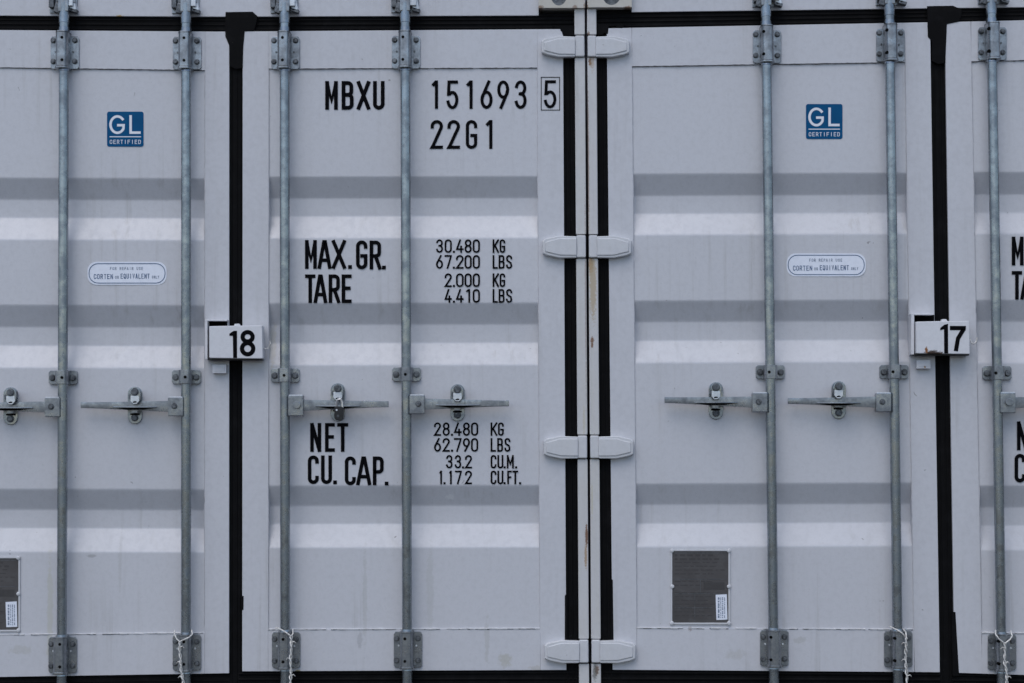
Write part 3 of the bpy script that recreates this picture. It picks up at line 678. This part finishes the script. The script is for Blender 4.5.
        if not isleft:                        # overlap seal between the two leaves
            a = L['xr']; b = D['xl']
            g.pxprism([(a(30)-.3, 24), (b(30)+.3, 24), (b(680)+.3, 684), (a(680)-.3, 684)], -0.045, -0.006, M_RUB)
            for f in (0.22, 0.6, 0.85):
                g.tube([W(a(y)+(b(y)-a(y))*f, y, -0.007) for y in (26, 230, 450, 683)], 0.0032, M_RUB, 8)
            if which == 'A':
                g.pxprism([(225.5, 12.0), (252.5, 11.6), (257.5, 16.2), (256, 24), (254, 30.5), (244.6, 31), (244.0, 39), (243.2, 47), (242.6, 68), (236, 69), (229.6, 66), (229, 45), (227.2, 41), (225.3, 36.5), (225.0, 28)], -0.004, 0.0075, M_RUB, 0.0012)
                g.pxprism([(241, 596), (243.6, 596), (243.4, 610), (241, 610)], -0.004, 0.0065, M_RUB, 0.0008)
            else:
                g.pxprism([(927.2, 6.0), (953, 5.6), (962, 9.5), (961, 17), (959, 21.5), (947, 24), (945.4, 63), (938, 64), (932, 61), (932, 44), (931.6, 40.5), (928.0, 37), (927.6, 26)], -0.004, 0.0075, M_RUB, 0.0012)
                g.pxprism([(951.5, 612), (955.5, 612), (959.2, 676), (953, 676)], -0.004, 0.0065, M_RUB, 0.0008)
        if (which == 'A' and isleft):
            strip(g, [(D['xl'](30)-9, 20), (D['xl'](30)+.5, 20), (D['xl'](680)+.5, 684), (D['xl'](680)-9, 684)], -0.05, 0.0005, M_RUB, True, 3)
        if (which == 'B' and not isleft):
            strip(g, [(D['xr'](30)-.5, 20), (D['xr'](30)+9, 20), (D['xr'](680)+9, 684), (D['xr'](680)-.5, 684)], -0.05, 0.0005, M_RUB, True, 3)
        g.build('gasket', dr_)
    # cam keepers welded on header and sill
    for i in ((1, 2, 3, 4) if which == 'A' else (5, 6, 7, 8)):
        xf = ln(*RODS[i])
        for cy, sg in ((TOPY[i]-26, 1), (BOTY[i]+70, -1)):
            k = MB(); c = W(xf(cy), cy, 0.0)
            k.box((c.x, -0.006, c.z), (0.048, 0.005, 0.030), M_GALV, 0.002)
            k.box((c.x+0.036, -0.022, c.z-0.004*sg), (0.011, 0.018, 0.024), M_BRIGHT, 0.003, Matrix.Rotation(R(-12*sg), 3, 'Y'))
            k.box((c.x+0.022, -0.046, c.z+0.004*sg), (0.020, 0.006, 0.018), M_BRIGHT, 0.003)
            k.box((c.x-0.036, -0.022, c.z+0.006*sg), (0.009, 0.018, 0.022), M_BOLT, 0.003)
            k.box((c.x+0.040, -0.026, c.z-0.026*sg), (0.014, 0.014, 0.006), M_BOLT, 0.002, Matrix.Rotation(R(18*sg), 3, 'Y'))
            k.bolt((c.x-0.024, -0.011, c.z-0.020*sg), 0.008, 0.012, M_BOLT)
            k.build('cam_keeper', root)
    return root, left, right

contA, AL, AR = container('A', 'white shipping container with number 18 lock box and full code MBXU 151693 5')
contB, BL, BR = container('B', 'white shipping container with number 17 lock box and whole grey data plate')
for d_ in (AL, BL): d_['label'] = 'left door leaf with blue badge and grey data plate'
for d_ in (AR, BR): d_['label'] = 'right door leaf with black weight lettering'

# ---------------------------------------------------------------- lettering
TD = 0.0022
ID = [('M', 325.2, 337.8, 81, 109.6), ('B', 341.6, 353.6, 81, 109.6), ('X', 356.8, 370.2, 81, 109.6), ('U', 373, 384.6, 81, 109.6)]
NUM = [('1', 432, 438, 80.4, 108.8), ('5', 446.4, 458.4, 80.4, 108.8), ('1', 466.6, 472.6, 80.4, 108.8), ('6', 480.4, 492.6, 80.4, 108.8), ('9', 497.2, 509.2, 80.4, 108.8), ('3', 514.6, 526.6, 80.4, 108.8)]
ISO = [('2', 430.6, 443, 120, 148.8), ('2', 447.4, 460, 120, 148.8), ('G', 465.8, 477.2, 120, 148.8), ('1', 486, 492.4, 120, 148.8)]
def sheetword(name, door, cells, t, d=TD, ox=0, oy=0):
    """one painted word or figure as its own part"""
    m = MB()
    for ch, a, b, c, e in cells: letter(m, ch, a+ox, b+ox, c+oy, e+oy, (3.6 if t == 3.9 else t) if ch != '.' or t > 3 else 2.0, d)
    return m.build(name, door, smooth=False)
sheetword('owner_code', AR, ID, 3.8); sheetword('serial_number', AR, NUM, 3.1); sheetword('size_code', AR, ISO, 3.2)
m = MB(); letter(m, '5', 543.8, 556.4, 80.2, 108, 3.0, FD+0.0015)
stroke(m, [(541.2, 77.2), (559.6, 77.2), (559.6, 110), (541.2, 110)], True, 0.7, lambda x, y, e: W(x, y, FD+0.0015+e), M_INK)
m.build('check_digit', AR, smooth=False)
MAXG = [('M', 305.0, 316.8, 240, 268.8), ('A', 317.6, 331.4, 240, 268.8), ('X', 331.8, 346, 240, 268.8), ('.', 348, 352, 240, 268.8), ('G', 356, 367.4, 240.4, 269.2), ('R', 369.6, 381.4, 240.6, 269.4), ('.', 381.8, 386, 240, 269.4)]
TARE = [('T', 305.0, 315.4, 274.4, 303.0), ('A', 313.6, 327.2, 274.4, 303.0), ('R', 328.6, 340.2, 274.4, 303.0), ('E', 341.6, 351.6, 274.4, 303.0)]
NET = [('N', 310.2, 321.2, 423, 451.8), ('E', 325, 334.8, 423, 451.8), ('T', 337.2, 348.2, 423, 451.8)]
CUC = [('C', 307.8, 318.8, 455.4, 484), ('U', 321, 332, 455.4, 484), ('.', 333, 337, 455, 484.2), ('C', 344.8, 355.8, 456.4, 485.2), ('A', 356.2, 371.2, 456.4, 485.2), ('P', 372.8, 384, 456.4, 485.2), ('.', 384.6, 388.6, 456, 485.4)]
for dr__, ox_, oy1, oy2 in ((AR, 0, 0, 0), (BR, 706.8, -3.4, -1.6)):
    sheetword('gross_weight_heading', dr__, MAXG, 3.9, ox=ox_, oy=oy1); sheetword('tare_heading', dr__, TARE, 3.9, ox=ox_, oy=oy1)
    sheetword('net_heading', dr__, NET, 3.9, ox=ox_, oy=oy2); sheetword('capacity_heading', dr__, CUC, 3.9, ox=ox_, oy=oy2)
def row(name, text, cells, y0, y1):
    out = []
    for ch, (a, b) in zip(text, cells):
        if ch == ' ': continue
        if ch == '1': a, b = a+1.6, b-1.6
        out.append((ch, a, b, y0, y1))
    sheetword(name, AR, out, 1.75)
C6 = [(436, 443), (444.6, 451.8), (452.4, 455.4), (456, 463.6), (464.5, 471.7), (472.7, 479.9)]
KG = [(492.6, 499), (499.6, 505.2)]; LBS = [(492.6, 497.8), (498.6, 504.6), (506, 512.2)]
for tx, un, uc, y0, y1 in (('30.480', 'KG', KG, 239.3, 252.8), ('67.200', 'LBS', LBS, 255, 268.7), (' 2.000', 'KG', KG, 273.3, 287.0), (' 4.410', 'LBS', LBS, 289, 302.7)):
    row('weight_figure', tx, C6, y0, y1); row('unit_lettering', un, uc, y0, y1)
C6b = [(434, 441), (442.6, 449.8), (450.4, 453.6), (454, 461.6), (462.8, 470), (471, 478.2)]
KG2 = [(490.6, 497.4), (498, 503.8)]; LBS2 = [(490.6, 496), (497.2, 503), (504.4, 510.4)]
CUM = [(490.6, 496.4), (497.4, 503.4), (503.4, 506), (506.8, 513.8), (514.6, 517.6)]
CUF = [(490.6, 496.4), (497.4, 503.4), (503.2, 506), (507.2, 511.8), (512.4, 518.2), (518.6, 521.6)]
C4 = [(445.9, 452.6), (454.6, 461.2), (461.6, 464.4), (465, 472)]; C5 = [(437.8, 443.6), (443, 446), (447.6, 453.4), (455, 461.8), (465, 472)]
for nm, tx, cc, un, uc, y0, y1 in (('weight_figure', '28.480', C6b, 'KG', KG2, 422.4, 435.8), ('weight_figure', '62.790', C6b, 'LBS', LBS2, 438, 451.7),
                                   ('capacity_figure', '33.2', C4, 'CU.M.', CUM, 455, 468.4), ('capacity_figure', '1.172', C5, 'CU.FT.', CUF, 470.6, 484.2)):
    row(nm, tx, cc, y0, y1); row('unit_lettering', un, uc, y0, y1)

def rrect(x0, x1, y0, y1, r, n=6):
    out = []
    for cx, cy, a in ((x1-r, y0+r, -90), (x1-r, y1-r, 0), (x0+r, y1-r, 90), (x0+r, y0+r, 180)):
        out += [(cx+r*math.cos(R(a+90*k/n)), cy+r*math.sin(R(a+90*k/n))) for k in range(n+1)]
    return out
def sheet(m, pts, d, mat): m.raw([W(x, y, d) for x, y in pts], [list(range(len(pts)))], mat)
def badge(door, ox, oy):
    m = MB(); m.pxprism(rrect(107+ox, 143.5+ox, 111.6+oy, 146.6+oy, 2.2), 0.0008, 0.0016, M_BLUE)
    d = 0.0021; X = lambda a: a+ox; Y = lambda a: a+oy
    cx, cy = X(117.4), Y(124.6)
    stroke(m, arc(cx, -cy, 6.9, 8.2, 42, 330, 26) + [(cx+6.2, -cy-0.6), (cx+0.9, -cy-0.6)], False, 2.5, lambda x, y, e: W(x, -y, d+e), M_WHITE)
    stroke(m, [(X(130.6), -Y(116.4)), (X(130.6), -Y(132.6)), (X(139.4), -Y(132.6))], False, 2.5, lambda x, y, e: W(x, -y, d+e), M_WHITE)
    sheet(m, [(X(109.6), Y(136.3)), (X(141), Y(136.3)), (X(141), Y(137.2)), (X(109.6), Y(137.2))], d, M_WHITE)
    word(m, 'CERTIFIED', X(109.8), X(140.8), Y(139.8), Y(143.9), 0.55, d, M_WHITE, 0.3)
    m.build('badge_sticker', door)
badge(AL, 0, 0); badge(BL, 699, -7.6)
def oval(door, ox, oy):
    m = MB(); X = lambda a: a+ox; Y = lambda a: a+oy
    m.pxprism(rrect(X(87.4), X(166.6), Y(261.8), Y(284.8), 9), 0.0008, 0.0016, M_STICK)
    stroke(m, [(x, y) for x, y in rrect(X(89), X(165), Y(263.6), Y(283), 9)], True, 0.75, lambda x, y, e: W(x, y, 0.0021+e), M_NAVY)
    d = 0.0021
    word(m, 'FOR REPAIR USE', X(110), X(143), Y(267), Y(270), 0.45, d, M_GREYINK, 0.3)
    word(m, 'CORTEN', X(93.8), X(113), Y(274), Y(279), 0.65, d, M_NAVY, 0.25)
    word(m, 'OR', X(115), X(118.8), Y(275.8), Y(278.8), 0.45, d, M_GREYINK, 0.3)
    word(m, 'EQUIVALENT', X(120.6), X(149.6), Y(273.6), Y(278.6), 0.65, d, M_NAVY, 0.25)
    word(m, 'ONLY', X(152), X(159), Y(275.6), Y(278.4), 0.45, d, M_GREYINK, 0.3)
    m.build('repair_sticker', door)
oval(AL, 0, 0); oval(BL, 699.2, -8.4)
def plate(door, x0, y0):
    m = MB(); w_, h_ = 59.5, 75; X = lambda a: x0+a; Y = lambda a: y0+a
    rc = lambda a, b, c, d: [(X(a), Y(c)), (X(b), Y(c)), (X(b), Y(d)), (X(a), Y(d))]
    m.pxprism(rc(1.6, 58, 1.6, 73.4), 0.0006, 0.0030, M_PLATE, 0.0005)
    for q in (rc(0, w_, 0, 1.7), rc(0, w_, h_-1.7, h_), rc(0, 1.7, 1.8, h_-1.8), rc(w_-1.7, w_, 1.8, h_-1.8)): m.pxprism(q, 0.0006, 0.0052, M_HINGE, 0.001)
    for a, b in ((1.2, 1.2), (58.2, 1.2), (1.5, 37), (58.3, 37), (1.2, 73.6), (58.2, 73.6)):
        p = W(X(a), Y(b)); m.tube([(p.x, -0.004, p.z), (p.x, -0.0075, p.z), (p.x, -0.0092, p.z)], [2.1*PX, 1.9*PX, 0.9*PX], M_HINGE, 12)
    rng = random.Random(3)
    for k in range(17):     # unreadable etched rows
        yy = 5.0+k*3.8; xx = 4 + rng.choice((0, 0, 4)); end = rng.uniform(30, 54) if yy < 42 else rng.uniform(25, 42)
        while xx < end:
            l = rng.uniform(2, 8)
            if k not in (6, 9): sheet(m, rc(xx, min(xx+l, 55), yy, yy+(1.8 if k < 2 else 0.8)), 0.0034, M_ETCH)
            xx += l + rng.uniform(0.8, 3)
    for q in (rc(4, 56, 3.4, 3.8), rc(4, 56, 29.6, 30.0), rc(4, 56, 44.2, 44.6), rc(4, 42, 58.2, 58.6), rc(29.6, 30, 30.4, 44), rc(24, 24.4, 45, 71)): sheet(m, q, 0.0036, M_BOLT)
    sheet(m, rc(33, 54, 33, 40), 0.0036, M_ETCH)
    m.build('data_plate', door)
    s = MB(); sheet_pts = [(X(45.0), Y(45.4)), (X(56.2), Y(44.8)), (X(56.8), Y(70.2)), (X(45.8), Y(70.6))]
    s.pxprism(sheet_pts, 0.0034, 0.0040, M_STICK)
    for j, (a, wd) in enumerate(((2.0, 1.6), (4.6, .7), (6.2, 1.2), (8.4, .8))):
        yy = 3.0
        while yy < 23:
            l = rng.uniform(1.0, 4.0) if j != 2 else 1.2
            sheet(s, [(X(45.2+a), Y(45+yy)), (X(45.2+a+wd), Y(45+yy)), (X(45.3+a+wd), Y(45+min(yy+l, 23.6))), (X(45.3+a), Y(45+min(yy+l, 23.6)))], 0.0044, M_GREYINK)
            yy += l+rng.uniform(.4, 1.2)
    s.build('inspection_sticker', door)
plate(AL, -39.5, 556.6); plate(BL, 670.6, 549.4)

# ---------------------------------------------------------------- number boxes over the leaf joint
def lock_box(kind, ox, oy, label):
    X = lambda a: a+ox; Y = lambda a: a+oy
    base = W(X(235), Y(360), 0.0)
    root = thing('lock_box', (base.x, -0.03, base.z), label, 'lock box', 'number boxes over the door joints')
    B0 = FD-0.0005
    h = MB()     # open sheet housing welded on the left stile
    r_ = lambda a, b, c, d: [(X(a), Y(c)), (X(b), Y(c)), (X(b), Y(d)), (X(a), Y(d))]
    hx = -1.0 if kind == '18' else -2.0; hy = 0.0 if kind == '18' else -1.4; bx_ = 0.0 if kind == '18' else -2.8
    h.pxprism(r_(206.0+hx, 228+hx, 319.6+hy, 320.9+hy), B0, 0.050, M_BOX, 0.0012)
    h.pxprism(r_(206.0+hx, 207.8+hx*.4, 320.9+hy, 359.0), B0, 0.050, M_BOX, 0.0012)
    h.pxprism(r_(207.6, 227, 320.9+hy, 359), B0, B0+0.003, M_HOLE_SHADE)  # black sheet paints in the shade inside the housing
    h.pxprism(r_(207.6, 262, 357.5, 360.2), B0+0.004, 0.050, M_LOCK_AND_SHADE, 0.001)  # dark strip stands in for the shadowed gap under the cover
    h.pxprism(r_(212.2+bx_, 226.4+bx_, 364.4, 373.3), B0, 0.028, M_BOX, 0.003)
    h.pxprism(r_(214.4+bx_, 224.4+bx_, 366.4, 371.2), 0.026, 0.0295, M_BOX, 0.001)
    h.build('housing', root)
    c = MB()
    c.pxprism([(X(209.0), Y(326.2)), (X(236), Y(325.6)), (X(262.2), Y(325.4)), (X(262.8), Y(358.6)), (X(236), Y(358.4)), (X(209.2), Y(358.0))], 0.018, 0.072, M_BOX, 0.0035, 3)
    c.pxprism([(X(234.5), Y(323.8)), (X(239), Y(323.6)), (X(240.5), Y(326)), (X(234), Y(326))], 0.045, 0.060, M_BOX, 0.001)
    c.build('cover', root)
    t = MB(); d = 0.0730
    T = lambda pts, wd, cl=False: stroke(t, [(X(a), -Y(b)) for a, b in pts], cl, wd, lambda x, y, e: W(x, -y, d+e), M_INK)
    if kind == '18':
        sheet(t, [(X(232.8), Y(333.6)), (X(237.0), Y(330.8)), (X(237.0), Y(358.0)), (X(233.2), Y(358.0))], d, M_INK)
        sheet(t, [(X(229.4), Y(333.6)), (X(233.6), Y(330.8)), (X(236.9), Y(330.8)), (X(233.0), Y(335.8)), (X(229.4), Y(335.8))], d+0.0002, M_INK)
        T([(247.6+5.0*math.cos(R(a)), 336.8-4.7*math.sin(R(a))) for a in range(0, 360, 12)], 4.2, True)
        T([(247.6+5.6*math.cos(R(a)), 348.6-5.6*math.sin(R(a))) for a in range(0, 360, 12)], 4.3, True)
    else:
        sheet(t, [(X(236.8), Y(330)), (X(240.8), Y(328.4)), (X(241.0), Y(358.2)), (X(237.0), Y(358.2))], d, M_INK)
        sheet(t, [(X(233.0), Y(332.6)), (X(237.2), Y(329.2)), (X(240.8), Y(328.4)), (X(236.9), Y(333.8)), (X(233.0), Y(334.8))], d+0.0002, M_INK)
        T([(244.8, 332.6), (256.6, 332.6), (256.6, 333.4), (250.8, 343), (249.0, 353.6)], 4.2)
    t.build('number', root)
    k = MB()
    pts = [(262, 338), (263.2, 342), (262.6, 347), (265, 349), (268, 348.4), (270.6, 343.6), (270, 341)] if kind == '18' else [(262, 341), (264, 347), (266.5, 348.5), (269.2, 346), (270, 342)]
    k.tube([W(X(a), Y(b), 0.040+0.004*math.sin(a)) for a, b in pts], 0.0028, M_WIRE, 8)
    k.build('wire_hook', root)
    return root
lock_box('18', 0, 0, 'white metal lock box with black number 18 bridging the door joint')
lock_box('17', 707.2, -4.6, 'white metal lock box with black number 17 and rusty lower edge')

# ---------------------------------------------------------------- padlock on the handle
pr = thing('padlock', W(338.5, 412, 0.075), 'small dark padlock with silver shackle hanging on the handle above NET', 'padlock')
m = MB(); m.pxprism([(334.2, 407.5), (335.4, 406.2), (342.2, 406.6), (343.6, 408), (343.4, 418.6), (341.6, 420.6), (336, 420.2), (334.2, 418.4)], 0.062, 0.086, M_LOCK_AND_SHADE, 0.003)
p = W(338.0, 416, .087); m.tube([(p.x, -0.085, p.z), (p.x, -0.0875, p.z)], 1.3*PX, M_BOLT, 12)
p = W(336.6, 410, .087); m.tube([(p.x, -0.085, p.z), (p.x, -0.0872, p.z)], 1.0*PX, M_BRIGHT, 10)
m.build('lock_body', pr)
m = MB(); m.tube([W(336.4, 408, 0.072), W(336.6, 402, 0.076), W(338.2, 399.4, 0.080), W(340.6, 399.0, 0.082), W(342.0, 402, 0.080), W(342.4, 408.6, 0.080)], 0.0042, M_CHROME, 10)
m.build('shackle', pr)

# ---------------------------------------------------------------- twisted wire seals on the bottom brackets
def seal(loop, stem, label, tail=None):
    m = MB(); dd = 0.078
    m.tube([W(a, b, d) for a, b, d in loop], 0.0026, M_WIRE, 8)
    # two strands twisted round each other
    L = [W(a, b, dd) for a, b in stem]; seg = []
    for i in range(len(L)-1):
        n = max(3, int((L[i+1]-L[i]).length/0.003))
        seg += [L[i].lerp(L[i+1], k/n) for k in range(n)]
    for ph in (0, math.pi):
        rr = 0.0030; wob = random.random()*6
        m.tube([p + Vector((math.cos(k*0.42+ph)*rr*(1+.35*math.sin(k*.31+wob)), math.sin(k*0.42+ph)*rr, 0)) for k, p in enumerate(seg)], 0.0023, M_WIRE, 6)
    for k in range(3):
        q = seg[int(len(seg)*(0.12+0.3*k))]; s_ = random.choice((-1, 1))
        m.tube([q, q + Vector((0.010*s_, -0.003, 0.004)), q + Vector((0.015*s_, 0.0, -0.002))], [0.0024, 0.002, 0.001], M_WIRE, 6)
    o = m.build('seal_wire', None, origin=W(loop[0][0], loop[0][1], 0.07))
    o['label'] = label; o['category'] = 'wire seal'; o['group'] = 'twisted wire seals on the bottom rod brackets'
seal([(174.6, 630.5, .05), (174.4, 634, .072), (176.6, 638.8, .078), (179.8, 641.6, .079), (184, 639.6, .079), (189.6, 637, .076), (192.4, 634, .068), (191.6, 630, .045)],
     [(179.8, 641.6), (179.6, 650), (180.8, 660), (181.4, 671), (183.2, 681), (184, 692)], 'pale twisted wire looped in a V, left of the 18 box joint')
seal([(275.6, 627.4, .05), (280, 629, .074), (286, 632.4, .080), (291, 636.2, .080), (293, 633.6, .074), (292.8, 629.6, .05)],
     [(291.2, 636), (291.4, 648), (290.6, 660), (291, 672), (289.8, 692)], 'pale twisted wire hanging down the bracket just right of the 18 box joint')
seal([(889.8, 626.6, .05), (893, 628, .070), (899, 630.8, .080), (903.6, 634.6, .080), (906.4, 638.8, .080), (905.8, 632, .07), (903.6, 629.6, .05)],
     [(906.2, 638), (905.8, 652), (906, 664), (907, 676), (906.6, 692)], 'pale twisted wire on the bracket left of the 17 box joint')
seal([(995.6, 630.4, .05), (995.6, 634.4, .072), (999, 639, .079), (1004.8, 643.4, .080), (1010, 639.6, .079), (1012.2, 636, .074), (1010.8, 631, .05)],
     [(1004.8, 643), (1005, 652), (1004.6, 662), (1006.6, 672), (1007, 692)], 'pale twisted wire looped in a V near the lower right corner of the photo')

# ---------------------------------------------------------------- ground
g = MB(); gx = 900
t = NT('asphalt'); n1 = t.noise(1.5, 5); n2 = t.noise(180, 3, 0.7)
c = t.mix(t.ramp(n1, 0.3, 0.7), (0.055, 0.055, 0.057, 1), (0.085, 0.083, 0.08, 1)); c = t.mix(t.ramp(n2, 0.5, 0.75, 0, 0.6), c, (0.16, 0.155, 0.15, 1))
t.link(c, t.b.inputs['Base Color']); t.b.inputs['Roughness'].default_value = 0.9; t.bump(n2, 0.4, 0.004)
g.raw([(-gx, -gx, -0.003), (gx, -gx, -0.003), (gx, gx, -0.003), (-gx, gx, -0.003)], [[0, 1, 2, 3]], t.m)
g.build('ground', None, smooth=False, kind='structure', label='grey asphalt yard')
